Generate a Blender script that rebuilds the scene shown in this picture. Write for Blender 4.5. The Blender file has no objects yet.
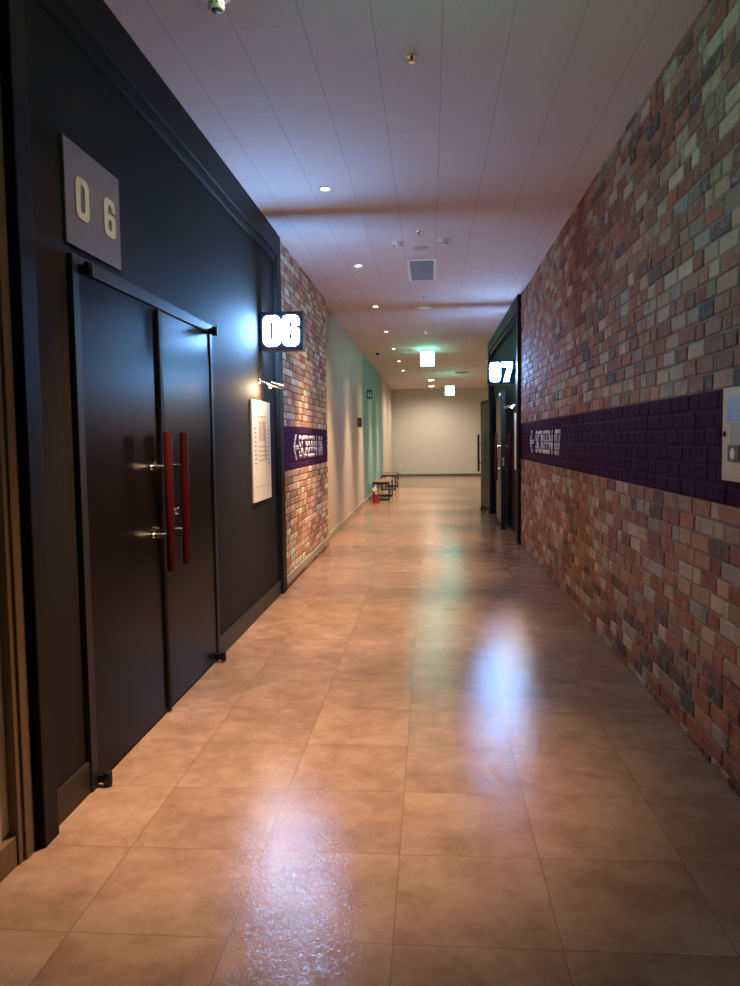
import bpy, bmesh, math, random
from mathutils import Vector, Matrix
random.seed(7)
PI = math.pi
sc = bpy.context.scene
C = sc.collection

# ------------------------------------------------------------------ place
XR, XL, H, YE = 1.154, 1.36, 3.18, 28.48     # brick wall right, portal wall left, ceiling, end wall
TILE, TX0, TY0 = .4574, -.1131, 2.475

# ------------------------------------------------------------------ materials
def new_mat(name):
    m = bpy.data.materials.new(name); m.use_nodes = True
    nt = m.node_tree; b = nt.nodes['Principled BSDF']
    return m, nt, b
def N(nt, typ, **kw):
    n = nt.nodes.new(typ)
    for k, v in kw.items(): setattr(n, k, v)
    return n
def math_n(nt, op, a, b=None, c=None):
    n = N(nt, 'ShaderNodeMath', operation=op)
    for i, v in enumerate((a, b, c)):
        if v is None: continue
        if isinstance(v, (int, float)): n.inputs[i].default_value = v
        else: nt.links.new(v, n.inputs[i])
    return n.outputs[0]
def mix_c(nt, f, a, b, blend='MIX'):
    n = N(nt, 'ShaderNodeMix', data_type='RGBA', blend_type=blend)
    for i, v in ((0, f), (6, a), (7, b)):
        if isinstance(v, (int, float)): n.inputs[i].default_value = v
        elif isinstance(v, tuple): n.inputs[i].default_value = (*v, 1)
        else: nt.links.new(v, n.inputs[i])
    return n.outputs[2]
def noise(nt, vec, scale, detail=4, rough=.55, dist=0):
    n = N(nt, 'ShaderNodeTexNoise'); n.inputs['Scale'].default_value = scale
    n.inputs['Detail'].default_value = detail; n.inputs['Roughness'].default_value = rough
    n.inputs['Distortion'].default_value = dist
    if vec is not None: nt.links.new(vec, n.inputs['Vector'])
    return n.outputs['Fac']
def ramp(nt, fac, stops):
    n = N(nt, 'ShaderNodeValToRGB'); nt.links.new(fac, n.inputs[0])
    e = n.color_ramp.elements
    while len(e) < len(stops): e.new(.5)
    for el, (p, c) in zip(e, stops):
        el.position = p; el.color = (*c, 1) if isinstance(c, tuple) else (c, c, c, 1)
    return n.outputs[0]
def bump(nt, b, h, strength=.2, dist=.01):
    n = N(nt, 'ShaderNodeBump'); n.inputs['Strength'].default_value = strength
    n.inputs['Distance'].default_value = dist
    nt.links.new(h, n.inputs['Height']); nt.links.new(n.outputs[0], b.inputs['Normal'])
def objvec(nt):
    return N(nt, 'ShaderNodeTexCoord').outputs['Object']

def plain(name, col, rough=.5, metal=0, spec=.5, var=.06, scale=14, bmp=0, bscale=120):
    m, nt, b = new_mat(name)
    v = objvec(nt)
    f = noise(nt, v, scale, 3)
    lo = tuple(c * (1 - var) for c in col); hi = tuple(min(1, c * (1 + var)) for c in col)
    nt.links.new(ramp(nt, f, [(.3, lo), (.7, hi)]), b.inputs['Base Color'])
    b.inputs['Roughness'].default_value = rough; b.inputs['Metallic'].default_value = metal
    b.inputs['Specular IOR Level'].default_value = spec
    if bmp: bump(nt, b, noise(nt, v, bscale, 2), bmp, .002)
    return m
def glow(name, col, strength):
    m, nt, b = new_mat(name)
    b.inputs['Base Color'].default_value = (*[min(.8, c) for c in col], 1)
    b.inputs['Emission Color'].default_value = (*col, 1)
    b.inputs['Emission Strength'].default_value = strength
    return m

M = {}
M['black_wall'] = plain('black_wall_paint', (.018, .0125, .011), .7, spec=.14, bmp=.15, bscale=160)
M['black_trim'] = plain('black_trim_paint', (.013, .011, .011), .55, spec=.14)
M['black_base'] = plain('black_skirting', (.020, .015, .013), .45, spec=.3)
M['door'] = plain('black_door_laminate', (.0065, .0045, .0045), .28, spec=.05, bmp=.03, bscale=60)
M['doorframe'] = plain('dark_steel_frame', (.020, .019, .021), .5, spec=.2)
M['black_metal'] = plain('black_metal', (.012, .012, .012), .35, .4)
M['red'] = plain('red_lacquer', (.055, .003, .004), .45, spec=.2)
M['chrome'] = plain('brushed_chrome', (.75, .70, .64), .22, 1)
M['steel'] = plain('brushed_steel_plate', (.25, .235, .23), .4, .8)
M['white_print'] = plain('pale_vinyl', (.46, .45, .43), .5)
M['wood'] = plain('brown_wood_casing', (.16, .095, .055), .4, scale=30)
M['beige'] = plain('beige_wall_paint', (.54, .47, .40), .62, var=.03)
M['teal'] = plain('teal_wall_paint', (.175, .375, .375), .62, var=.03)
M['endwall'] = plain('end_wall_paint', (.52, .49, .42), .62, var=.03)
M['beige_base'] = plain('grey_beige_skirting', (.36, .33, .26), .35)
M['metal_base'] = plain('polished_skirting', (.22, .21, .19), .16, .8)
M['poster'] = plain('poster_paper', (.78, .74, .68), .5, var=.02)
M['print'] = plain('grey_print', (.30, .28, .27), .6)
M['print_pale'] = plain('pale_grey_print', (.52, .49, .46), .6)
M['plastic'] = plain('white_plastic', (.74, .72, .70), .38)
M['grille'] = plain('grey_grille', (.30, .33, .38), .5)
M['dark'] = plain('dark_plastic', (.02, .02, .022), .4)
M['navy'] = plain('dark_sign_case', (.018, .024, .04), .4)
M['cab'] = plain('cream_steel_cabinet', (.62, .52, .38), .4)
M['sticker'] = plain('blue_sticker', (.30, .40, .66), .45)
M['grey_label'] = plain('grey_label', (.42, .38, .31), .5)
M['bench_top'] = plain('reddish_wood_seat', (.15, .075, .05), .38, var=.25, scale=25)
M['cone'] = plain('red_cone_plastic', (.30, .006, .010), .4)
M['cone_band'] = plain('pink_cone_band', (.70, .34, .28), .45)
M['white'] = plain('white_card', (.85, .85, .82), .5)
M['alarm'] = plain('dark_red_plastic', (.16, .010, .012), .4)
M['paint_white'] = plain('white_stencil_paint', (.70, .68, .70), .6, var=.2, scale=60)

M['lit06'] = glow('lit_sign_face', (.22, .50, 1.0), 175)
M['lit07'] = M['lit06']
M['exit'] = glow('exit_sign_face', (.20, 1.0, .78), 26)
M['bulb'] = glow('downlight_lens', (1.0, .74, .46), 60)
M['bigbulb'] = glow('round_lamp_lens', (1.0, .85, .62), 30)
M['lampbulb'] = glow('picture_lamp_lens', (1.0, .72, .40), 240)

def brick_mat():
    m, nt, b = new_mat('reclaimed_brick')
    v = objvec(nt)
    a = N(nt, 'ShaderNodeAttribute', attribute_name='bcol').outputs['Color']
    p = N(nt, 'ShaderNodeAttribute', attribute_name='painted').outputs['Fac']
    n1 = noise(nt, v, 22, 5, .65)
    n2 = noise(nt, v, 70, 4, .6)
    # limewash smears and dark soot stains of their own shape
    sm = ramp(nt, n1, [(.52, 0.0), (.70, .70)])
    notp = math_n(nt, 'SUBTRACT', 1.0, p)
    c = mix_c(nt, math_n(nt, 'MULTIPLY', sm, notp), a, (.40, .345, .28))
    dk = ramp(nt, noise(nt, v, 9, 4, .6), [(.30, .55), (.46, 0.0)])
    c = mix_c(nt, math_n(nt, 'MULTIPLY', dk, notp), c, (.075, .045, .035))
    c = mix_c(nt, .35, c, ramp(nt, n2, [(.25, .55), (.75, 1.35)]), 'MULTIPLY')
    nt.links.new(c, b.inputs['Base Color'])
    b.inputs['Roughness'].default_value = .72
    nt.links.new(ramp(nt, p, [(0, .32), (1, .05)]), b.inputs['Specular IOR Level'])
    hgt = math_n(nt, 'ADD', math_n(nt, 'MULTIPLY', n1, .7), math_n(nt, 'MULTIPLY', n2, .3))
    bump(nt, b, hgt, .55, .012)
    return m
M['brick'] = brick_mat()

def floor_mat():
    m, nt, b = new_mat('stone_look_floor_tile')
    v = objvec(nt)
    s = N(nt, 'ShaderNodeSeparateXYZ'); nt.links.new(v, s.inputs[0])
    def grid(o, off):
        t = math_n(nt, 'DIVIDE', math_n(nt, 'SUBTRACT', o, off), TILE)
        i = math_n(nt, 'FLOOR', t)
        fr = math_n(nt, 'SUBTRACT', t, i)
        d = math_n(nt, 'MINIMUM', fr, math_n(nt, 'SUBTRACT', 1.0, fr))
        return i, d
    ix, dx = grid(s.outputs[0], TX0); iy, dy = grid(s.outputs[1], TY0)
    joint = math_n(nt, 'LESS_THAN', math_n(nt, 'MINIMUM', dx, dy), .0034)
    cmb = N(nt, 'ShaderNodeCombineXYZ'); nt.links.new(ix, cmb.inputs[0]); nt.links.new(iy, cmb.inputs[1])
    wn = N(nt, 'ShaderNodeTexWhiteNoise', noise_dimensions='2D'); nt.links.new(cmb.outputs[0], wn.inputs['Vector'])
    off = N(nt, 'ShaderNodeVectorMath', operation='SCALE'); nt.links.new(wn.outputs['Color'], off.inputs[0]); off.inputs[3].default_value = 9
    add = N(nt, 'ShaderNodeVectorMath', operation='ADD'); nt.links.new(v, add.inputs[0]); nt.links.new(off.outputs[0], add.inputs[1])
    w = add.outputs[0]
    big = noise(nt, w, 4.2, 7, .68, .15)
    mid = noise(nt, w, 16, 5, .65, .4)
    c = ramp(nt, big, [(.28, (.205, .120, .080)), (.50, (.29, .176, .118)), (.72, (.365, .24, .168))])
    c = mix_c(nt, .5, c, ramp(nt, mid, [(.3, .78), (.7, 1.18)]), 'MULTIPLY')
    c = mix_c(nt, .6, c, ramp(nt, wn.outputs['Value'], [(0, .90), (1, 1.10)]), 'MULTIPLY')
    c = mix_c(nt, math_n(nt, 'MULTIPLY', joint, .55), c, (.07, .045, .032))
    nt.links.new(c, b.inputs['Base Color'])
    rg = ramp(nt, mid, [(.3, .12), (.7, .20)])
    nt.links.new(rg, b.inputs['Roughness'])
    b.inputs['Specular IOR Level'].default_value = .24
    fine = noise(nt, w, 46, 4, .62, 1.6)
    hgt = math_n(nt, 'SUBTRACT', math_n(nt, 'ADD', ramp(nt, fine, [(.25, 0.0), (.75, 1.0)]), math_n(nt, 'MULTIPLY', big, .8)), math_n(nt, 'MULTIPLY', joint, .5))
    bump(nt, b, hgt, .10, .006)
    return m
M['floor'] = floor_mat()

def ceiling_mat():
    m, nt, b = new_mat('mineral_fibre_ceiling_tile')
    v = objvec(nt)
    s = N(nt, 'ShaderNodeSeparateXYZ'); nt.links.new(v, s.inputs[0])
    W, L = .3025, .62
    tx = math_n(nt, 'DIVIDE', math_n(nt, 'SUBTRACT', s.outputs[0], .066), W)
    ix = math_n(nt, 'FLOOR', tx); fx = math_n(nt, 'SUBTRACT', tx, ix)
    odd = math_n(nt, 'MULTIPLY', math_n(nt, 'FLOORED_MODULO', ix, 2), .5)
    ty = math_n(nt, 'ADD', math_n(nt, 'DIVIDE', math_n(nt, 'SUBTRACT', s.outputs[1], 3.78), L), odd)
    iy = math_n(nt, 'FLOOR', ty); fy = math_n(nt, 'SUBTRACT', ty, iy)
    dx = math_n(nt, 'MULTIPLY', math_n(nt, 'MINIMUM', fx, math_n(nt, 'SUBTRACT', 1.0, fx)), W)
    dy = math_n(nt, 'MULTIPLY', math_n(nt, 'MINIMUM', fy, math_n(nt, 'SUBTRACT', 1.0, fy)), L)
    jx = math_n(nt, 'MULTIPLY', math_n(nt, 'LESS_THAN', dx, .0026), .40)
    jy = math_n(nt, 'MULTIPLY', math_n(nt, 'LESS_THAN', dy, .0018), .22)
    j = math_n(nt, 'MAXIMUM', jx, jy)
    cmb = N(nt, 'ShaderNodeCombineXYZ'); nt.links.new(ix, cmb.inputs[0]); nt.links.new(iy, cmb.inputs[1])
    wn = N(nt, 'ShaderNodeTexWhiteNoise', noise_dimensions='2D'); nt.links.new(cmb.outputs[0], wn.inputs['Vector'])
    sp = noise(nt, v, 150, 2, .5)
    c = ramp(nt, sp, [(.30, (.44, .39, .38)), (.42, (.66, .60, .575))])
    c = mix_c(nt, 1.0, c, ramp(nt, wn.outputs['Value'], [(0, .965), (1, 1.0)]), 'MULTIPLY')
    c = mix_c(nt, j, c, (.18, .15, .14))
    nt.links.new(c, b.inputs['Base Color'])
    b.inputs['Roughness'].default_value = .8
    b.inputs['Specular IOR Level'].default_value = .25
    bump(nt, b, math_n(nt, 'SUBTRACT', math_n(nt, 'MULTIPLY', sp, .4), j), .25, .004)
    return m
M['ceiling'] = ceiling_mat()

# ------------------------------------------------------------------ mesh helpers
def box(bm, x0, x1, y0, y1, z0, z1, bev=0, seg=2):
    r = bmesh.ops.create_cube(bm, size=1)
    vs = r['verts']
    for v in vs:
        v.co = Vector(((x0 + x1) / 2 + v.co.x * (x1 - x0), (y0 + y1) / 2 + v.co.y * (y1 - y0), (z0 + z1) / 2 + v.co.z * (z1 - z0)))
    if bev:
        es = list({e for v in vs for e in v.link_edges})
        bmesh.ops.bevel(bm, geom=es, offset=bev, segments=seg, profile=.5, affect='EDGES')
    return vs
def tube(bm, a, b, r0, r1=None, seg=20, cap=True, bev=0):
    a, b = Vector(a), Vector(b); d = b - a
    r1 = r0 if r1 is None else r1
    q = d.to_track_quat('Z', 'Y').to_matrix().to_4x4(); q.translation = (a + b) / 2
    r = bmesh.ops.create_cone(bm, cap_ends=cap, segments=seg, radius1=r0, radius2=r1, depth=d.length, matrix=q)
    if bev:
        es = [e for e in {e for v in r['verts'] for e in v.link_edges} if any(len(f.verts) > 4 for f in e.link_faces)]
        bmesh.ops.bevel(bm, geom=es, offset=bev, segments=2, profile=.5, affect='EDGES')
def lathe(bm, prof, mat=None, seg=28):
    """prof: (radius, height) pairs about local Z, closed onto the axis where radius is 0"""
    mat = mat or Matrix()
    rings = []
    for r, z in prof:
        if r < 1e-6: rings.append([bm.verts.new(mat @ Vector((0, 0, z)))])
        else: rings.append([bm.verts.new(mat @ Vector((r * math.cos(2 * PI * k / seg), r * math.sin(2 * PI * k / seg), z))) for k in range(seg)])
    for A, B in zip(rings, rings[1:]):
        for k in range(seg):
            a0, a1, b0, b1 = A[k % len(A)], A[(k + 1) % len(A)], B[k % len(B)], B[(k + 1) % len(B)]
            f = []
            for v in (a0, a1, b1, b0):
                if v not in f: f.append(v)
            if len(f) >= 3: bm.faces.new(f)
def obj(name, bm, mat, parent=None, smooth=False, recalc=True):
    if recalc: bmesh.ops.recalc_face_normals(bm, faces=bm.faces[:])
    me = bpy.data.meshes.new(name); bm.to_mesh(me); bm.free()
    me.materials.append(M[mat] if isinstance(mat, str) else mat)
    if smooth:
        for p in me.polygons: p.use_smooth = True
        me.set_sharp_from_angle(angle=math.radians(38))
    o = bpy.data.objects.new(name, me); C.objects.link(o)
    if parent: o.parent = parent
    return o
def tag(o, label, cat, group=None, kind=None):
    o['label'] = label; o['category'] = cat
    if group: o['group'] = group
    if kind: o['kind'] = kind
    return o
def thing(name, label, cat, loc=(0, 0, 0), group=None, kind=None):
    o = bpy.data.objects.new(name, None); C.objects.link(o); o.location = loc
    o.empty_display_size = .1
    return tag(o, label, cat, group, kind)
def dup(root, loc, label, group=None):
    r = root.copy(); C.objects.link(r); r.location = loc; r['label'] = label
    if group: r['group'] = group
    for ch in list(root.children):
        c = ch.copy(); C.objects.link(c); c.parent = r
        for g in list(ch.children):
            d = g.copy(); C.objects.link(d); d.parent = c
    return r
def B(*boxes, bev=0):
    bm = bmesh.new()
    for b in boxes: box(bm, *b, bev=bev)
    return bm
def struct(name, bm, mat, label, cat):
    return tag(obj(name, bm, mat), label, cat, kind='structure')

# flat glyphs -------------------------------------------------------
def rrect(x0, y0, x1, y1, r, n=6):
    pts = []
    for cx, cy, a in ((x1 - r, y0 + r, -90), (x1 - r, y1 - r, 0), (x0 + r, y1 - r, 90), (x0 + r, y0 + r, 180)):
        for k in range(n + 1):
            t = math.radians(a + 90 * k / n); pts.append((cx + r * math.cos(t), cy + r * math.sin(t)))
    return pts
def glyph(ch, w=.62, s=.24):
    """heavy condensed digit in a box w x 1 with stroke s"""
    i0, i1 = s, w - s
    ir = (i1 - i0) / 2 * .95
    if ch == '0': return [rrect(0, 0, w, 1, .2), rrect(i0, s * .75, i1, 1 - s * .75, ir)]
    if ch == '6':
        R = .2; out = []
        def arc(cx, cy, a0, a1, r, n=6):
            for k in range(n + 1):
                t = math.radians(a0 + (a1 - a0) * k / n); out.append((cx + r * math.cos(t), cy + r * math.sin(t)))
        arc(R, R, 180, 270, R); arc(w - R, R, 270, 360, R)
        arc(w - .12, .60 - .12, 0, 90, .12)
        out += [(i0, .60), (i0, 1 - s * .75 - ir)]
        arc((i0 + i1) / 2, 1 - s * .75 - ir, 180, 0, ir)
        out += [(i1, .685), (w, .685)]
        arc(w - R, 1 - R, 0, 90, R); arc(R, 1 - R, 90, 180, R)
        return [out, rrect(i0, s * .75, i1, .60 - s * .62, ir)]
    if ch == '7': return [[(0, 1), (0, 1 - s * .85), (w - s * 1.02, 1 - s * .85), (w * .18, 0), (w * .18 + s * 1.08, 0), (w, 1 - s * .7), (w, 1)]]
def curve_mesh(loops, extrude):
    cu = bpy.data.curves.new('outline', 'CURVE'); cu.dimensions = '2D'; cu.fill_mode = 'BOTH'; cu.extrude = extrude
    for L in loops:
        s = cu.splines.new('POLY'); s.points.add(len(L) - 1); s.use_cyclic_u = True
        for p, (x, y) in zip(s.points, L): p.co = (x, y, 0, 1)
    return to_bm(cu)
def to_bm(cu):
    t = bpy.data.objects.new('outline', cu); C.objects.link(t)
    dg = bpy.context.evaluated_depsgraph_get(); dg.update()
    me = bpy.data.meshes.new_from_object(t.evaluated_get(dg))
    bm = bmesh.new(); bm.from_mesh(me)
    bpy.data.objects.remove(t); bpy.data.curves.remove(cu); bpy.data.meshes.remove(me)
    return bm
def text_bm(s, extrude=.004, offset=.0):
    cu = bpy.data.curves.new('lettering', 'FONT'); cu.body = s; cu.extrude = extrude; cu.offset = offset
    cu.resolution_u = 4
    return to_bm(cu)
def fit(bm, w, h):
    xs = [v.co.x for v in bm.verts]; ys = [v.co.y for v in bm.verts]
    x0, y0 = min(xs), min(ys); sx, sy = w / (max(xs) - x0), h / (max(ys) - y0)
    for v in bm.verts: v.co.x = (v.co.x - x0) * sx; v.co.y = (v.co.y - y0) * sy
def onto(bm, o, u, n):
    """lay flat (x, y, depth) onto the plane at o with right hand u and outward n"""
    o, u, n = Vector(o), Vector(u), Vector(n); up = Vector((0, 0, 1))
    for v in bm.verts: v.co = o + u * v.co.x + up * v.co.y + n * v.co.z
def join(bm, other):
    me = bpy.data.meshes.new('t'); other.to_mesh(me); other.free(); bm.from_mesh(me); bpy.data.meshes.remove(me)

# ------------------------------------------------------------------ setting
struct('floor', B((-1.9, 4.4, -3.7, YE + .2, -.12, 0)), 'floor', 'glossy brown stone-look tiled corridor floor', 'floor')
struct('ceiling', B((-1.9, 4.4, -3.7, YE + .2, H, H + .12)), 'ceiling', 'off-white mineral tile corridor ceiling', 'ceiling')
PY0, PY1 = 2.45, 6.95                 # left portal
QY0, QY1 = 10.04, 15.12               # right portal
D0, D1, DZ = 2.865, 4.74, 2.092       # left double door frame
E0, E1 = 12.58, 14.22                 # right doorway

struct('wall_left', B((-1.56, -1.40, PY1 + 3.05, 16.1, 0, H), (-1.56, -1.40, 22.8, YE, 0, H)), 'beige', 'pale beige painted left wall of the far corridor', 'wall')
struct('wall_left_teal', B((-1.56, -1.40, 16.1, 22.8, 0, H)), 'teal', 'teal painted stretch of the left wall', 'wall')
struct('wall_left_entrance', B((-1.55, -1.385, -3.7, PY0 - .004, 0, H)), 'beige', 'beige wall before the black door surround at left edge', 'wall')
struct('wall_left_surround', B((-1.56, -XL, PY0, D0, 0, H), (-1.56, -XL, D0, D1, DZ, H), (-1.56, -XL, D1, PY1, 0, H), (-1.75, -1.6, D0 - .3, D1 + .3, 0, H)),
       'black_wall', 'black wall around the left double door', 'wall')
struct('wall_end', B((-1.56, 4.4, YE, YE + .15, 0, H)), 'endwall', 'beige wall closing the far end of the corridor', 'wall')
struct('wall_right_lobby', B((4.2, 4.4, QY1 - .2, YE, 0, H), (XR + .9, 4.2, QY1 - .2, QY1, 0, H)), 'endwall', 'beige lobby wall to the right past the second doorway', 'wall')
struct('wall_back', B((-1.56, 1.4, -3.7, -3.55, 0, H)), 'beige', 'beige wall behind the viewer', 'wall')
XP = XR + .05
struct('wall_right_surround', B((XP, XP + .2, QY0, E0, 0, H), (XP, XP + .2, E0, E1, 2.1, H), (XP, XP + .2, E1, QY1, 0, H),
        (XR + .75, XR + .9, QY0, QY1, 0, H)), 'black_wall', 'black wall around the right open doorway', 'wall')

# trims: black surround of both doorways
struct('trim_1', B((-XL, -1.318, PY0, PY0 + .10, 0, H), bev=.004), 'black_trim', 'near black pilaster of the left door surround', 'trim')
struct('trim_2', B((-XL, -1.322, PY1 - .17, PY1, 0, H), bev=.004), 'black_trim', 'far black pilaster of the left door surround', 'trim')
struct('trim_3', B((-XL, -1.336, PY0 + .10, PY1 - .17, 2.93, H), (-XL, -1.318, PY0 + .10, PY1 - .17, 2.99, H)), 'black_trim', 'black cornice above the left double door', 'trim')
struct('trim_4', B((XR - .045, XP, QY0, QY0 + .16, 0, H), bev=.004), 'black_trim', 'near black pilaster of the right door surround', 'trim')
struct('trim_5', B((XR - .045, XP, QY1 - .16, QY1, 0, H), bev=.004), 'black_trim', 'far black pilaster of the right door surround', 'trim')
struct('trim_6', B((XR - .02, XP, QY0 + .16, QY1 - .16, 2.93, H), (XR - .045, XP, QY0 + .16, QY1 - .16, 2.99, H), bev=.004), 'black_trim', 'black cornice above the right doorway', 'trim')
struct('trim_7', B((-1.385, -1.352, 2.345, 2.44, 0, H), (-1.352, -1.344, 2.375, 2.43, 0, H), bev=.003), 'wood', 'brown wooden casing at the left edge', 'trim')
struct('trim_8', B((-1.335, -1.323, PY1 + .002, PY1 + 3.05, .052, .125), bev=.003), 'beige_base', 'pale grey rail low on the left brick wall', 'trim')
fr = B((-XL - .12, -1.338, D0, D0 + .055, 0, DZ), (-XL - .12, -1.338, D1 - .055, D1, 0, DZ), (-XL - .12, -1.338, D0 + .055, D1 - .055, DZ - .055, DZ), bev=.003)
struct('trim_9', fr, 'doorframe', 'dark steel frame of the left double door', 'trim')
struct('trim_10', B((XP - .012, XP + .13, E0, E0 + .05, 0, 2.1), (XP - .012, XP + .13, E1 - .05, E1, 0, 2.1), (XP - .012, XP + .13, E0 + .05, E1 - .05, 2.05, 2.1), bev=.003),
       'doorframe', 'dark steel frame of the right open doorway', 'trim')

# skirtings
struct('baseboard_left', B((-1.40, -1.386, PY1 + 3.052, YE - .016, 0, .10), bev=.003), 'beige_base', 'grey beige skirting along the far left wall', 'baseboard')
struct('baseboard_left_surround', B((-XL, -1.345, PY0 + .10, D0, 0, .125), (-XL, -1.345, D1, PY1 - .17, 0, .125), bev=.002), 'black_base', 'black skirting beside the left double door', 'baseboard')
struct('baseboard_left_entrance', B((-1.385, -1.358, -3.5, 2.343, 0, .10), bev=.003), 'wood', 'brown skirting at the left edge', 'baseboard')
struct('baseboard_end', B((-1.384, 4.2, YE - .015, YE, 0, .085), bev=.002), 'metal_base', 'shiny metal skirting along the end wall', 'baseboard')

# brick walls: every brick modelled in relief on its mortar bed
BR_PAL = [((.34, .105, .055), 8), ((.41, .15, .078), 9), ((.29, .10, .055), 8), ((.47, .22, .125), 8), ((.56, .34, .21), 7),
          ((.64, .46, .31), 5), ((.46, .38, .29), 5), ((.17, .08, .055), 5), ((.37, .23, .155), 6), ((.10, .075, .07), 1), ((.42, .12, .048), 3)]
PAL = [c for c, w in BR_PAL for _ in range(w)]
LPAL = [(.62, .40, .27), (.66, .46, .33), (.58, .33, .21), (.50, .26, .15), (.46, .22, .125), (.55, .30, .18), (.40, .19, .11), (.68, .50, .38), (.52, .33, .24), (.30, .13, .07), (.36, .16, .085), (.33, .17, .12)]
def brick_wall(name, plane, nx, y0, y1, course, zj, lengths, band, purple, mortar, label, pal):
    """bricks face along nx; a bed joint lies at height zj; bricks inside band are painted"""
    V, F, COL, PNT = [], [], [], []
    def quad(i, col, p):
        F.append(i); COL.append((*col, 1)); PNT.append(p)
    J = .010                                                    # joint width
    depth = .0065
    def X(d): return plane - nx * d                             # d behind the face
    # mortar bed, split so that the painted band has a painted bed
    for za, zb, p in ((0, band[0], 0), (band[0], band[1], 1), (band[1], H, 0)):
        b = len(V); col = purple if p else mortar; dp = .003 if p and nx < 0 else depth
        V += [(X(dp), y0, za), (X(dp), y1, za), (X(dp), y1, zb), (X(dp), y0, zb)]
        quad((b, b + 1, b + 2, b + 3) if nx < 0 else (b + 3, b + 2, b + 1, b), col, p)
    # body behind
    b = len(V)
    V += [(X(depth), y0, 0), (X(depth), y1, 0), (X(depth), y1, H), (X(depth), y0, H), (X(.12), y0, 0), (X(.12), y1, 0), (X(.12), y1, H), (X(.12), y0, H)]
    for f in ((4, 5, 6, 7), (0, 4, 7, 3), (1, 5, 6, 2)): quad(tuple(b + k for k in f), (.05, .04, .035), 0)
    k0 = -int(zj / course) - 1
    r = 0
    z = zj + k0 * course
    rnd = random.Random(31 if nx < 0 else 77)
    while z < H:
        za, zb = max(z + J / 2, .001), min(z + course - J / 2, H - .001)
        if zb - za > .012:
            y = y0 - rnd.random() * .2
            while y < y1:
                L = rnd.choice(lengths)
                ya, yb = max(y + J * .68, y0), min(y + L - J * .68, y1)
                if yb - ya > .02:
                    zc = (za + zb) / 2
                    p = 1 if band[0] < zc < band[1] else 0
                    base = purple if p else rnd.choice(pal)
                    k = rnd.uniform(.85, 1.22)
                    if p: k = rnd.uniform(.92, 1.08)
                    t = (1, 1, 1) if p else (.84, .84, .84) if nx < 0 else (1.38, 1.55, 1.62)
                    col = tuple(min(.84, c * k * q) for c, q in zip(base, t))
                    pr = rnd.uniform(-.003, .0025)
                    j = lambda s: rnd.uniform(-s, s)
                    corners = [(ya + j(.0035), za + j(.0028)), (yb + j(.0035), za + j(.0028)), (yb + j(.0035), zb + j(.0028)), (ya + j(.0035), zb + j(.0028))]
                    ch = .007 if p else .0045
                    b = len(V)
                    for (cy, cz), (sy, sz) in zip(corners, ((1, 1), (-1, 1), (-1, -1), (1, -1))):
                        V.append((X(-pr * (.4 if p else 1) + j(.001)), cy + sy * ch, cz + sz * ch))
                    for cy, cz in corners: V.append((X(-pr * (.4 if p else 1) + (.0022 if p and nx < 0 else .0035)), max(y0, min(y1, cy)), max(.0005, min(H - .0005, cz))))
                    for cy, cz in corners: V.append((X(depth), max(y0, min(y1, cy)), max(.0005, min(H - .0005, cz))))
                    quads = [(0, 1, 2, 3)] + [(4 + a, 4 + (a + 1) % 4, (a + 1) % 4, a) for a in range(4)] + [(8 + a, 8 + (a + 1) % 4, 4 + (a + 1) % 4, 4 + a) for a in range(4)]
                    for qd in quads:
                        idx = tuple(b + t for t in qd)
                        quad(idx if nx > 0 else idx[::-1], col, p)
                y += L
        z += course; r += 1
    me = bpy.data.meshes.new(name); me.from_pydata(V, [], F); me.update()
    a = me.attributes.new('bcol', 'FLOAT_COLOR', 'FACE'); a.data.foreach_set('color', [x for c in COL for x in c])
    a = me.attributes.new('painted', 'FLOAT', 'FACE'); a.data.foreach_set('value', [float(p) for p in PNT])
    me.materials.append(M['brick'])
    o = bpy.data.objects.new(name, me); C.objects.link(o)
    return tag(o, label, 'wall', kind='structure')
PURPLE = (.038, .002, .030)
CR, CL = .0757, .0685
RB = (1.10, 1.10 + 6 * CR)
LB = (1.095, 1.095 + 6 * CL)
wr = brick_wall('wall_right_brick', XR, -1, -3.55, QY0 - .002, CR, RB[0], [.105, .13, .17, .20, .215, .225, .225], RB, PURPLE, (.24, .195, .155),
                'reclaimed brick right wall with a dark purple painted band', PAL)
wl = brick_wall('wall_left_brick', -1.335, 1, PY1 + .002, PY1 + 3.05, CL, LB[0], [.10, .19, .20, .20, .21], LB, (.075, .018, .088), (.085, .055, .042),
                'red brick left wall with a short purple painted band', LPAL)

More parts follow.
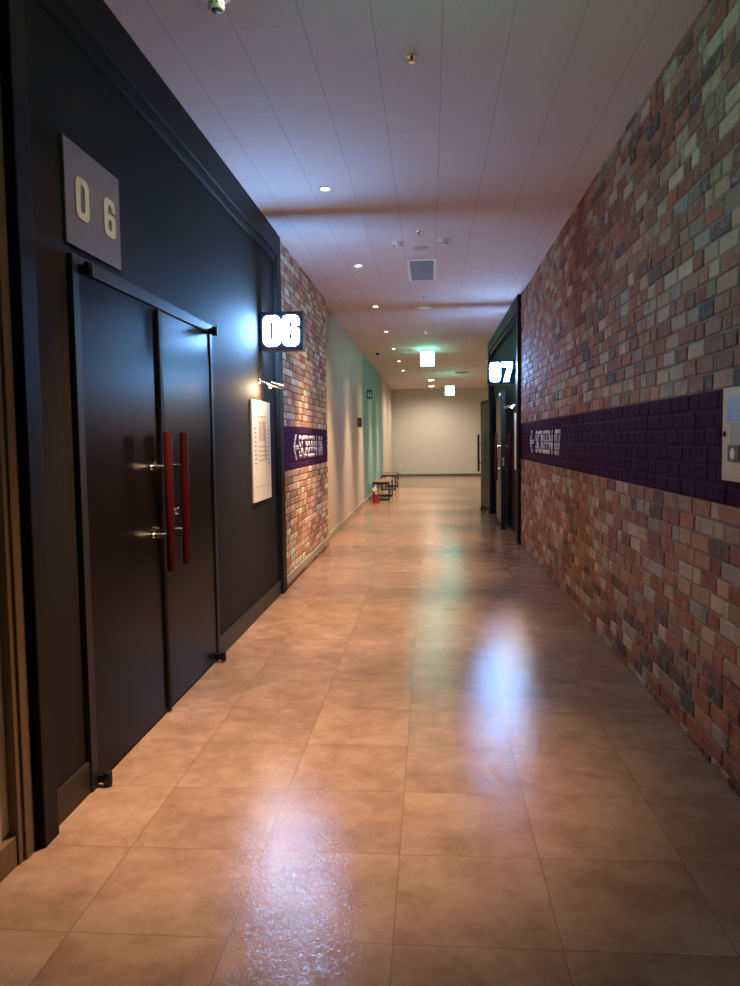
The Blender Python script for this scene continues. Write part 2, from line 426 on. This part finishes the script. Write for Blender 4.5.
# stencilled lettering, following the brick joints
def lettering(name, word, plane, nx, arrow_y, text_y0, text_y1, z0, z1, course, zj, parent, label):
    bm = text_bm(word, .0, .016)
    fit(bm, abs(text_y1 - text_y0), z1 - z0)
    d = 1 if nx > 0 else -1                                     # reading direction along y
    ar = bmesh.new()
    h = z1 - z0; w = .26
    w = .30
    loops = [[(0, h * .5), (w * .46, h * 1.02), (w * .64, h * 1.02), (w * .26, h * .59), (w, h * .59), (w, h * .41), (w * .26, h * .41), (w * .64, -h * .02), (w * .46, -h * .02)]]
    ar = curve_mesh(loops, 0)
    ad = (arrow_y - text_y0) * d
    for v in ar.verts: v.co.x += ad
    join(bm, ar)
    for k in range(-2, 8):                                      # paint stops at each bed joint
        zz = zj + k * course - z0
        for off in (-.004, .004):
            bmesh.ops.bisect_plane(bm, geom=bm.verts[:] + bm.edges[:] + bm.faces[:], plane_co=(0, zz + off, 0), plane_no=(0, 1, 0))
        dead = [f for f in bm.faces if abs(f.calc_center_median().y - zz) < .0038]
        bmesh.ops.delete(bm, geom=dead, context='FACES')
    r = bmesh.ops.extrude_face_region(bm, geom=bm.faces[:])
    for v in r['geom']:
        if isinstance(v, bmesh.types.BMVert): v.co.z += .005
    onto(bm, (plane, text_y0, z0), (0, d, 0), (nx, 0, 0))
    o = obj(name, bm, 'paint_white', parent)
    o['label'] = label
    return o
lettering('painted_lettering', 'SCREEN 07', XR, -1, 9.10, 8.62, 7.00, 1.205, 1.445, CR, RB[0], wr, 'white stencilled arrow and words SCREEN 07')
lettering('painted_lettering', 'SCREEN 06', -1.335, 1, 7.47, 7.80, 9.50, 1.185, 1.43, CL, LB[0], wl, 'white stencilled arrow and words SCREEN 06')

# ------------------------------------------------------------------ doors
def pull(parent, x, y, nx, z0, z1, zs, reach=.088):
    """red bar pull on a face at x looking along nx, on two chrome standoffs"""
    bm = bmesh.new(); tube(bm, (x + nx * reach, y, z0), (x + nx * reach, y, z1), .0205, seg=20, bev=.003)
    h = obj('handle', bm, 'red', parent, True); h['label'] = 'dark red bar handle'
    for z in zs:
        bm = bmesh.new()
        tube(bm, (x, y, z), (x + nx * .012, y, z), .017, .013, bev=.002)
        tube(bm, (x + nx * .010, y, z), (x + nx * (reach - .010), y, z), .012, .0155, seg=16)
        obj('standoff', bm, 'chrome', h, True)['label'] = 'short chrome standoff of the handle'
def lug(parent, x, y, z, nx, up):
    bm = bmesh.new()
    box(bm, min(x, x + nx * .05), max(x, x + nx * .05), y - .016, y + .016, z - .016, z + .016, bev=.005)
    tube(bm, (x + nx * .042, y, z - .026), (x + nx * .042, y, z + .026), .018, seg=16, bev=.003)
    obj('hinge', bm, 'black_metal', parent, True)
def left_leaf(n, y0, y1, hy, yh, label, astragal):
    d = thing('door_%d' % n, label, 'door', (-XL, (y0 + y1) / 2, 0), kind='structure')
    ox, oy = -XL, (y0 + y1) / 2
    bm = B((-.045, .014, y0 - oy, y1 - oy, .012, DZ - .058), bev=.003)
    obj('leaf', bm, 'door', d)
    if astragal:
        bm = B((.0145, .030, y1 - oy - .035, y1 - oy + .012, .02, DZ - .062), bev=.004)
        obj('meeting_strip', bm, 'black_trim', d)
    pull(d, .014, yh - oy, 1, .75, 1.424, (.924, 1.254))
    for z in (.034, 2.042): lug(d, .016, hy - oy, z, 1, 1)
    return d
dl = left_leaf(1, D0 + .058, 3.795, 2.925, 3.635, 'black left door leaf nearest the viewer with red bar handle', True)
dr = left_leaf(2, 3.81, D1 - .058, 4.665, 3.875, 'black left door leaf beside the paper notice, with red bar handle', False)
bm = bmesh.new()
tube(bm, (.014, 3.955 - (3.81 + D1 - .058) / 2, 1.013), (.036, 3.955 - (3.81 + D1 - .058) / 2, 1.013), .022, .018, bev=.003)
box(bm, .036, .041, 3.955 - (3.81 + D1 - .058) / 2 - .004, 3.955 - (3.81 + D1 - .058) / 2 + .004, 1.0, 1.026)
obj('lock', bm, 'chrome', dr, True)['label'] = 'small chrome lock cylinder'

def open_leaf(n, hinge, ang, free_sign, label):
    """leaf .95 wide in local coords: hinge at origin, free edge along +x, thickness along y; folded back to the wall"""
    d = thing('door_%d' % n, label, 'door', hinge, kind='structure'); d.rotation_euler = (0, 0, ang)
    W = .93
    bm = B((.01, W, -.032, .032, .03, 2.07), bev=.003); obj('leaf', bm, 'black_trim', d)
    bm = B((.06, W - .06, -.0335, -.0322, .10, 2.0), (.06, W - .06, .0322, .0335, .10, 2.0)); obj('face_panel', bm, 'door', d)
    for s in (-1, 1):
        bm = bmesh.new(); tube(bm, (W - .13, s * .098, .735), (W - .13, s * .098, 1.443), .0215, seg=20, bev=.003)
        h = obj('handle', bm, 'red', d, True); h['label'] = 'dark red bar handle'
        for z in (.91, 1.25):
            bm = bmesh.new(); tube(bm, (W - .13, s * .0336, z), (W - .13, s * .088, z), .0115, seg=16)
            obj('standoff', bm, 'chrome', h, True)
    bm = B((W - .001, W + .004, -.013, .013, .95, 1.08)); bm2 = bmesh.new(); tube(bm2, (W + .002, 0, 1.03), (W + .014, 0, 1.03), .011, seg=14); join(bm, bm2)
    obj('lock', bm, 'chrome', d)['label'] = 'bright lock plate on the leaf edge'
    bm = B((W - .10, W + .012, -.05, .05, .004, .045), bev=.006); obj('door_stop', bm, 'black_metal', d)
    bm = B((W - .30, W - .02, -.040, -.034, 2.0, 2.05), bev=.004); obj('closer_plate', bm, 'chrome', d)
    return d
# near leaf is hinged at the near jamb and folded towards the viewer; far leaf folded away
open_leaf(3, (1.085, E0 + .0, 0), -PI / 2 + math.radians(-0.3), 1, 'nearer black leaf of the open right double door, edge-on')
open_leaf(4, (1.10, E1 - .1, 0), PI / 2 + math.radians(6.5), 1, 'farther black leaf of the open right double door')

# ------------------------------------------------------------------ signs
# steel number plaque above the left door
pl = thing('number_plaque', 'square steel plaque with pale digits 0 6 above the left door', 'sign', (-XL, 3.105, 2.14))
bm = B((0, .014, -.258, .255, -.012, .378), bev=.002); obj('plate', bm, 'steel', pl)
for ch, yy in (('0', -.173), ('6', .085)):
    g = curve_mesh(glyph(ch, .66, .22), .0012); fit(g, .115, .160)
    onto(g, (.0155, yy, .102), (0, 1, 0), (1, 0, 0))
    obj('digit', g, 'white_print', pl)['label'] = 'pale digit ' + ch

def box_sign(name, digits, x0, x1, y, thick, z0, z1, wall_x, label, lit):
    s = thing(name, label, 'sign', ((x0 + x1) / 2, y, z0)); cx = (x0 + x1) / 2
    w, h = x1 - x0, z1 - z0
    obj('case', B((-w / 2, w / 2, -thick / 2, thick / 2, 0, h), bev=.006), 'navy', s)
    for sgn in (-1, 1):
        gw, gh = w * .405, h * .78
        for k, ch in enumerate(digits):
            g = curve_mesh(glyph(ch, .66, .27), .002); fit(g, gw, gh)
            left = -w / 2 + w * .075 + k * (gw + w * .04)
            onto(g, (left if sgn < 0 else -left, sgn * (thick / 2 + .002), h * .11), (1 if sgn < 0 else -1, 0, 0), (0, sgn, 0))
            obj('lit_digit', g, lit, s)['label'] = 'glowing blue-white digit ' + ch
    a, b = (wall_x, x0) if wall_x < x0 else (x1, wall_x)
    bm = B((a - cx + .001, b - cx + .004, -.03, .03, h * .4, h * .6)); obj('wall_bracket', bm, 'black_metal', s)
box_sign('projecting_sign', '06', -1.345, -1.003, 6.20, .13, 2.092, 2.397, -XL, 'glowing box sign 06 projecting from the left black wall', 'lit06')
box_sign('projecting_sign', '07', .780, 1.137, 10.72, .13, 2.098, 2.425, XP, 'glowing box sign 07 projecting from the right black wall', 'lit07')

# paper notices and their picture lamps
def notice(x, nx, yc, w, z0, z1, label):
    p = thing('wall_notice', label, 'poster', (x, yc, z0), group='paper notices beside the doors')
    h = z1 - z0
    obj('panel', B((min(0, nx * .014), max(0, nx * .014), -w / 2, w / 2, 0, h), bev=.002), 'poster', p)
    def mark(u0, u1, v0, v1):
        a, b = nx * .0143, nx * .0149
        y0, y1 = (u0 - .5) * w, (u1 - .5) * w
        if nx < 0: y0, y1 = -y1, -y0
        return (min(a, b), max(a, b), y0, y1, v0 * h, v1 * h)
    ms = [mark(.24, .74, .842, .850), mark(.47, .52, .828, .842)]
    for k in range(9):
        v = .715 - k * .043
        ms.append(mark(.10, .20, v, v + .014)); ms.append(mark(.83, .90, v - .012, v + .006))
    ms.append(mark(.16, .86, .145, .148))
    obj('lines', B(*ms), 'print', p)['label'] = 'thin grey printed lines'
    ms = [mark(.33, .70, .60, .80)] + [mark(.30, .72, .40 + k * .045, .415 + k * .045) for k in range(4)]
    obj('picture_block', B(*ms), 'print_pale', p)['label'] = 'pale grey printed block'
    return p
notice(-XL, 1, 6.125, .66, .900, 1.692, 'tall white paper notice beside the left double door')
notice(XP, -1, 10.86, .60, .922, 1.722, 'tall white paper notice beside the right open doorway')
def picture_lamp(x, nx, y, z, label):
    s = thing('picture_lamp', label, 'lamp', (x, y, z), group='picture lamps over the notices')
    bm = bmesh.new(); tube(bm, (0, 0, 0), (nx * .016, 0, 0), .026, .022, bev=.003); obj('wall_plate', bm, 'chrome', s, True)
    bm = bmesh.new(); tube(bm, (nx * .014, 0, 0), (nx * .10, 0, -.028), .007, seg=12); obj('arm', bm, 'chrome', s, True)
    bm = bmesh.new(); tube(bm, (nx * .098, 0, -.024), (nx * .200, 0, -.052), .019, .021, seg=20, bev=.003); hd = obj('head', bm, 'chrome', s, True)
    bm = bmesh.new(); tube(bm, (nx * .0915, 0, -.045), (nx * .100, 0, -.045), .013, .013, seg=14); obj('bulb', bm, 'lampbulb', hd, True)['label'] = 'glowing warm bulb'
    l = bpy.data.lights.new('lamp', 'POINT'); l.color = (1, .70, .38); l.energy = 12; l.shadow_soft_size = .02
    lo = bpy.data.objects.new('lamp', l); C.objects.link(lo); lo.parent = s; lo.location = (nx * .072, 0, -.062)
    return s
picture_lamp(-XL, 1, 6.10, 1.85, 'small chrome picture lamp glowing over the left notice')
picture_lamp(XP, -1, 10.70, 1.835, 'small chrome picture lamp glowing over the right notice')

# exit signs
def exit_sign(x, y, z0, z1, w, label):
    s = thing('exit_sign', label, 'sign', (x, y, z0), group='green exit signs')
    h = z1 - z0
    obj('case', B((-w / 2, w / 2, -.028, .028, 0, h), bev=.005), 'plastic', s)
    for sg in (-1, 1):
        a, b = sorted((sg * .0283, sg * .032))
        obj('lit_panel', B((-w / 2 + .012, w / 2 - .012, a, b, .012, h - .012), bev=.001), 'exit', s)['label'] = 'glowing pale green panel'
    if H - z1 > .012:
        for dx in ((-w * .3, w * .3)):
            bm = bmesh.new(); tube(bm, (dx, 0, h - .004), (dx, 0, H - z0 - .008), .006, seg=10)
            obj('hanger', bm, 'plastic', s)
    obj('ceiling_plate', B((-w * .42, w * .42, -.03, .03, H - z0 - .010, H - z0 - .0005), bev=.002), 'plastic', s)
exit_sign(-.048, 15.9, 2.838, 3.138, .295, 'nearer green exit sign hanging from the ceiling')
exit_sign(.555, 22.2, 2.59, 2.86, .268, 'farther green exit sign hanging lower toward the end wall')
exit_sign(.10, 2.35, 2.84, 3.142, .31, 'green exit sign on the ceiling above the viewer')

# restroom sign, alarm, plates on the painted wall
s = thing('restroom_sign', 'small black restroom sign projecting from the teal wall', 'sign', (-1.40, 17.25, 2.27))
obj('panel', B((.004, .118, -.012, .012, 0, .205), bev=.003), 'dark', s)
obj('wall_bracket', B((0, .006, -.02, .02, .04, .16)), 'black_metal', s)
bm = bmesh.new()
for cx, skirt in ((.036, False), (.085, True)):
    g = bmesh.new(); bmesh.ops.create_circle(g, cap_ends=True, segments=14, radius=.014, matrix=Matrix.Translation((cx, .148, 0)))
    if skirt: pts = [(-.010, .125), (.010, .125), (.023, .065), (.008, .065), (.008, .03), (-.008, .03), (-.008, .065), (-.023, .065)]
    else: pts = [(-.018, .125), (.018, .125), (.018, .075), (.010, .075), (.010, .03), (-.010, .03), (-.010, .075), (-.018, .075)]
    g.faces.new([g.verts.new((cx + a, b, 0)) for a, b in pts])
    ex = bmesh.ops.extrude_face_region(g, geom=g.faces[:])
    for v in ex['geom']:
        if isinstance(v, bmesh.types.BMVert): v.co.z += .002
    onto(g, (0, -.0122, 0), (1, 0, 0), (0, -1, 0)); join(bm, g)
obj('pictogram', bm, 'white', s)['label'] = 'white figures'

s = thing('fire_alarm_box', 'dark red fire alarm box on the beige wall before the teal', 'alarm', (-1.40, 14.95, 1.615))  # a fire alarm box fixed to the wall
obj('housing', B((0, .075, -.06, .06, 0, .18), bev=.010), 'alarm', s)
bm = bmesh.new(); tube(bm, (.075, 0, .12), (.083, 0, .12), .03, .026, bev=.002); obj('lamp_dome', bm, 'cone', s, True)
obj('call_point', B((.075, .080, -.022, .022, .03, .074), bev=.002), 'dark', s)

def wall_plate(name, y, z, w, h, label, cat, group=None, x=-1.40, kind='switch'):
    s = thing(name, label, cat, (x, y, z), group)
    obj('cover', B((0, .010, -w / 2, w / 2, -h / 2, h / 2), bev=.003), 'plastic', s)
    if kind == 'switch': obj('rocker', B((.010, .0135, -w * .28, w * .28, -h * .3, h * .3), bev=.002), 'grey_label', s)
    else:
        bm = bmesh.new(); tube(bm, (.010, 0, 0), (.0115, 0, 0), w * .32, seg=18); obj('socket_face', bm, 'grey_label', s)
wall_plate('wall_switch', 13.15, 1.555, .085, .085, 'upper small switch plate on the beige wall', 'switch', 'switch plates on the beige wall')
wall_plate('wall_switch', 13.38, 1.45, .085, .085, 'lower small switch plate on the beige wall', 'switch', 'switch plates on the beige wall')
wall_plate('wall_socket', 13.33, .535, .08, .08, 'upper socket low on the beige wall', 'socket', 'sockets low on the beige wall', kind='socket')
wall_plate('wall_socket', 13.31, .395, .08, .08, 'lower socket near the beige wall skirting', 'socket', 'sockets low on the beige wall', kind='socket')
s = thing('wall_socket', 'white socket plate low on the end wall', 'socket', (-1.09, YE, .366))
obj('cover', B((-.045, .045, -.012, 0, -.07, .07), bev=.003), 'plastic', s)
bm = bmesh.new()
for dz in (-.032, .032): tube(bm, (0, -.012, dz), (0, -.0135, dz), .024, seg=16)
obj('socket_face', bm, 'grey_label', s)

# hydrant cabinet on the right brick wall
s = thing('wall_cabinet', 'cream metal cabinet with blue sticker on the right brick wall', 'cabinet', (XR, 2.88, 1.200))
obj('body', B((-.030, -.0035, -.21, .215, 0, .352), bev=.004), 'cab', s)
dd = obj('cabinet_door', B((-.036, -.0302, -.195, .195, .018, .334), bev=.003), 'cab', s)
bm = bmesh.new(); tube(bm, (-.0362, .168, .178), (-.043, .168, .178), .011, seg=16, bev=.002); tube(bm, (-.043, .168, .178), (-.0435, .168, .178), .004, seg=10)
obj('keyhole', bm, 'black_metal', dd, True)
a = obj('sticker', B((-.0368, -.0362, -.12, .148, .222, .314)), 'sticker', dd); a['label'] = 'pale blue printed sticker'
bm = B(*[(-.0371, -.0369, -.10, .125 - .03 * (k % 2), .300 - .017 * k, .304 - .017 * k) for k in range(5)])
obj('sticker_print', bm, 'print_pale', a)
obj('notice_label', B((-.0368, -.0362, -.12, .118, .132, .220)), 'grey_label', dd)
bm = B((-.040, -.0362, .020, .132, .074, .136), bev=.003); w_ = obj('window', bm, 'dark', dd); w_['label'] = 'dark window with a white dial'
bm = bmesh.new(); tube(bm, (-.0402, .078, .105), (-.0425, .078, .105), .022, seg=20); obj('dial', bm, 'white', w_)

# ------------------------------------------------------------------ ceiling fittings
def spot(name, loc, col, watt, size, blend, rad, parent):
    l = bpy.data.lights.new(name, 'SPOT'); l.color = col; l.energy = watt; l.spot_size = math.radians(size); l.spot_blend = blend; l.shadow_soft_size = rad
    o = bpy.data.objects.new(name, l); C.objects.link(o); o.location = loc; o.parent = parent
    return o
WARM = (1.0, .69, .43)
def downlight():
    s = thing('ceiling_downlight', '', 'ceiling light', (0, 0, H), 'small warm downlights in a row')
    bm = bmesh.new(); lathe(bm, [(.030, -.0005), (.052, -.0005), (.050, -.006), (.036, -.008), (.030, -.004), (.030, -.0005)]); obj('trim_ring', bm, 'plastic', s, True)
    bm = bmesh.new(); lathe(bm, [(0, -.010), (.014, -.009), (.022, -.005), (.0285, -.0008), (0, -.0008)]); obj('lens', bm, 'bulb', s, True)['label'] = 'glowing warm lens'
    spot('lamp', (0, 0, -.03), WARM, 800, 60, 1.0, .03, s)
    spot('lamp_spill', (0, 0, -.032), WARM, 80, 98, 1.0, .03, s)
    return s
dl0 = downlight()
names = ['at the top edge above the left door', 'first in the row, above the left double door', 'second in the row, before the ceiling grille', 'third in the row along the left', 'fourth in the row along the left',
         'fifth in the row, level with the nearer exit sign', 'sixth in the row along the left', 'seventh in the row, farthest from the viewer', 'eighth in the row near the end wall']
dl0.location = (-.74, 3.17, H); dl0['label'] = 'small warm ceiling downlight ' + names[0]
for k in range(1, 8): dup(dl0, (-.745 + .005 * k, 3.17 + 2.487 * k, H), 'small warm ceiling downlight ' + names[k])

def round_lamp():
    s = thing('round_ceiling_lamp', 'nearer large round ceiling lamp before the end wall', 'ceiling light', (.03, 24.1, H), 'large round lamps near the end wall')
    bm = bmesh.new(); lathe(bm, [(.10, -.0005), (.125, -.0005), (.122, -.010), (.104, -.014), (.10, -.0005)]); obj('trim_ring', bm, 'plastic', s, True)
    bm = bmesh.new(); lathe(bm, [(0, -.020), (.05, -.018), (.097, -.010), (.098, -.0008), (0, -.0008)]); obj('lens', bm, 'bigbulb', s, True)['label'] = 'glowing warm white lens'
    spot('lamp', (0, 0, -.04), (1, .87, .70), 330, 168, .8, .09, s)
    return s
rl = round_lamp(); dup(rl, (.04, 26.9, H), 'farther large round ceiling lamp beside the end wall')

def sprinkler():
    s = thing('ceiling_sprinkler', '', 'sprinkler', (0, 0, H), 'sprinkler heads on the ceiling')
    bm = bmesh.new(); lathe(bm, [(.012, -.0005), (.032, -.0005), (.030, -.006), (.012, -.009), (.012, -.0005)]); obj('escutcheon', bm, 'chrome', s, True)
    bm = bmesh.new(); tube(bm, (0, 0, -.0005), (0, 0, -.022), .011, .008, seg=14); tube(bm, (-.010, 0, -.020), (-.004, 0, -.045), .0025, seg=8); tube(bm, (.010, 0, -.020), (.004, 0, -.045), .0025, seg=8); obj('frame', bm, 'black_metal', s, True)
    bm = bmesh.new(); lathe(bm, [(0, -.044), (.017, -.044), (.020, -.048), (0, -.049)]); obj('deflector', bm, 'chrome', s, True)
    s.scale = (.75, .75, .55)
    return s
sp = sprinkler(); sp.location = (-.075, 3.80, H); sp['label'] = 'sprinkler head nearest the viewer at top centre of the ceiling'
for (x, y, t) in ((-.085, 6.92, 'sprinkler head between the two smoke detectors'), (-.076, 10.04, 'sprinkler head just past the ceiling grille'), (-.062, 13.24, 'sprinkler head just before the nearer exit sign')):
    dup(sp, (x, y, H), t)

def smoke():
    s = thing('smoke_detector', 'left white smoke detector before the ceiling grille', 'smoke detector', (-.285, 7.24, H), 'pair of smoke detectors before the grille')
    bm = bmesh.new(); lathe(bm, [(0, -.0005), (.055, -.0005), (.055, -.014), (.048, -.018), (0, -.018)]); obj('base', bm, 'plastic', s, True)
    bm = bmesh.new(); lathe(bm, [(0, -.0182), (.042, -.0182), (.040, -.028), (.026, -.044), (0, -.047)]); obj('chamber', bm, 'plastic', s, True)
    bm = bmesh.new()
    for k in range(8):
        a = 2 * PI * k / 8; tube(bm, (.0345 * math.cos(a), .0345 * math.sin(a), -.0345), (.040 * math.cos(a), .040 * math.sin(a), -.0345), .004, seg=8)
    obj('vents', bm, 'dark', s)
    return s
sm = smoke(); dup(sm, (.13, 7.22, H), 'right white smoke detector before the ceiling grille')
s = thing('ceiling_speaker', 'flat round grey cover on the ceiling before the grille', 'speaker', (-.075, 7.5, H))
bm = bmesh.new(); lathe(bm, [(0, -.0005), (.078, -.0005), (.074, -.005), (0, -.006)], seg=36); obj('cover', bm, 'grey_label', s, True)
s = thing('ceiling_speaker', 'small flat disc on the ceiling past the grille', 'speaker', (-.072, 10.76, H))
bm = bmesh.new(); lathe(bm, [(0, -.0005), (.10, -.0005), (.095, -.018), (0, -.02)], seg=36); obj('cover', bm, 'plastic', s, True)

s = thing('ceiling_grille', 'square grey air grille in the ceiling', 'vent', (-.077, 8.47, H))
obj('frame', B((-.155, -.122, -.52, .52, -.010, -.0005), (.122, .155, -.52, .52, -.010, -.0005), (-.122, .122, -.52, -.49, -.010, -.0005), (-.122, .122, .49, .52, -.010, -.0005), bev=.002), 'plastic', s)
obj('slats', B((-.122, .122, -.49, .49, -.002, -.0005), *[(-.122, .122, -.47 + k * .047, -.455 + k * .047, -.008, -.002) for k in range(21)]), 'grille', s)

s = thing('ceiling_camera', 'white dome security camera at the top left of the ceiling', 'camera', (-.850, 3.20, H))
bm = bmesh.new(); lathe(bm, [(0, -.0005), (.060, -.0005), (.060, -.012), (.052, -.020), (.030, -.024), (0, -.024)]); obj('mount', bm, 'plastic', s, True)
bm = bmesh.new(); lathe(bm, [(0, -.0242), (.026, -.0242), (.034, -.034), (.034, -.058), (.029, -.066), (.024, -.066), (.022, -.062), (0, -.062)]); bdy = obj('body', bm, 'plastic', s, True)
bm = bmesh.new(); lathe(bm, [(0, -.0625), (.0215, -.0625), (.018, -.070), (0, -.073)]); obj('lens', bm, 'dark', s, True)
bm = bmesh.new()
for k in range(10):
    a = 2 * PI * k / 10; tube(bm, (.033 * math.cos(a), .033 * math.sin(a), -.048), (.0348 * math.cos(a), .0348 * math.sin(a), -.048), .0042, seg=10)
obj('sensor_hole', bm, 'dark', bdy)

s = thing('ceiling_camera', 'small dark dome camera on the far ceiling by the left wall', 'camera', (-1.07, 16.0, H))
bm = bmesh.new(); lathe(bm, [(0, -.0005), (.05, -.0005), (.05, -.03), (.045, -.035), (0, -.035)]); obj('base', bm, 'plastic', s, True)
bm = bmesh.new(); lathe(bm, [(0, -.0352), (.042, -.0352), (.038, -.062), (.022, -.078), (0, -.084)]); obj('dome', bm, 'dark', s, True)

s = thing('ceiling_unit', 'grey ceiling panel with pale ends beside the farther exit sign', 'vent', (.86, 21.6, H))
obj('panel', B((-.14, .14, -.25, .25, -.03, -.0005), bev=.005), 'grey_label', s)
for sg in (-1, 1):
    a, b = sorted((sg * .141, sg * .165)); obj('end_bracket', B((a, b, -.25, .25, -.06, -.0005), bev=.003), 'white', s)

# ------------------------------------------------------------------ benches and cone
def bench(y0, L, x0, x1, label):
    s = thing('bench', label, 'bench', ((x0 + x1) / 2, y0 + L / 2, 0), group='benches along the teal wall')
    w = x1 - x0; T = .032; Z = .42
    obj('seat', B((-w / 2, w / 2, -L / 2, L / 2, Z - .028, Z), bev=.004), 'bench_top', s)
    for e in (-1, 1):
        y = e * (L / 2 - T / 2 - .004)
        bm = B((-w / 2, -w / 2 + T, y - T / 2, y + T / 2, 0, Z - .0285), (w / 2 - T, w / 2, y - T / 2, y + T / 2, 0, Z - .0285),
               (-w / 2 + T, w / 2 - T, y - T / 2, y + T / 2, 0, T), (-w / 2 + T, w / 2 - T, y - T / 2, y + T / 2, Z - .0285 - T, Z - .0285), bev=.002)
        obj('leg_frame', bm, 'black_metal', s)
    obj('side_rail', B((-w / 2, -w / 2 + T, -L / 2 + .04, L / 2 - .04, .135, .165), bev=.002), 'black_metal', s)
    obj('side_rail', B((w / 2 - T, w / 2, -L / 2 + .04, L / 2 - .04, .135, .165), bev=.002), 'black_metal', s)
bench(17.35, 1.5, -1.31, -.925, 'nearer black framed bench with brown seat by the teal wall')
bench(20.9, 1.7, -1.34, -.945, 'farther black framed bench with brown seat by the teal wall')

s = thing('safety_cone', 'small red cone with white diamond card before the nearer bench', 'cone', (-1.19, 16.65, 0))
obj('base', B((-.088, .088, -.088, .088, 0, .022), bev=.006), 'cone', s)
bm = bmesh.new(); lathe(bm, [(.072, .020), (.050, .17), (.046, .195), (0, .195)]); obj('body', bm, 'cone', s, True)
bm = bmesh.new(); lathe(bm, [(.046, .1955), (.036, .245), (.030, .262), (0, .265)]); obj('band', bm, 'cone_band', s, True)['label'] = 'pale pink band at the cone top'
bm = bmesh.new()
box(bm, -.045, .045, -.004, .004, -.045, .045, bev=.002)
bmesh.ops.rotate(bm, verts=bm.verts[:], cent=(0, 0, 0), matrix=Matrix.Rotation(PI / 4 + .12, 3, 'Y'))
bmesh.ops.translate(bm, verts=bm.verts[:], vec=(-.02, -.055, .302)); obj('card', bm, 'white', s)['label'] = 'white diamond card'

# unseen lobby lamps off to the right, added to brighten the end wall
for k, (x, y) in enumerate(((2.6, 18.5), (2.6, 23.0))):
    dup(rl, (x, y, H), 'added unseen round ceiling lamp in the side lobby %s' % ('near the doorway', 'near the end wall')[k], 'added unseen lamps in the side lobby')

# ------------------------------------------------------------------ world, camera, view
w = bpy.data.worlds.new('World'); sc.world = w; w.use_nodes = True
w.node_tree.nodes['Background'].inputs[0].default_value = (.02, .018, .017, 1)
w.node_tree.nodes['Background'].inputs[1].default_value = 1.0

F, YAW, PIT, ROL = 773.24, .0788399, .0691337, -.0134412
fwd = Vector((-math.sin(YAW) * math.cos(PIT), math.cos(YAW) * math.cos(PIT), -math.sin(PIT)))
rt = Vector((math.cos(YAW), math.sin(YAW), 0)); up = rt.cross(fwd)
r2 = rt * math.cos(ROL) + up * math.sin(ROL); u2 = -rt * math.sin(ROL) + up * math.cos(ROL)
cam = bpy.data.cameras.new('camera'); co = bpy.data.objects.new('camera', cam); C.objects.link(co)
mw = Matrix((r2, u2, -fwd)).transposed().to_4x4(); mw.translation = Vector((0, 0, 1.375)); co.matrix_world = mw
cam.sensor_fit = 'HORIZONTAL'; cam.sensor_width = 36; cam.lens = 36 * F / 740; cam.clip_start = .05; cam.clip_end = 100
sc.camera = co

sc.view_settings.view_transform = 'Standard'; sc.view_settings.look = 'None'
sc.view_settings.exposure = 0.0; sc.view_settings.gamma = 1.0; sc.view_settings.use_curve_mapping = False
sc.cycles.use_denoising = True
sc.cycles.max_bounces = 10; sc.cycles.diffuse_bounces = 6; sc.cycles.glossy_bounces = 5
sc.cycles.sample_clamp_indirect = 6; sc.cycles.caustics_reflective = False; sc.cycles.caustics_refractive = False
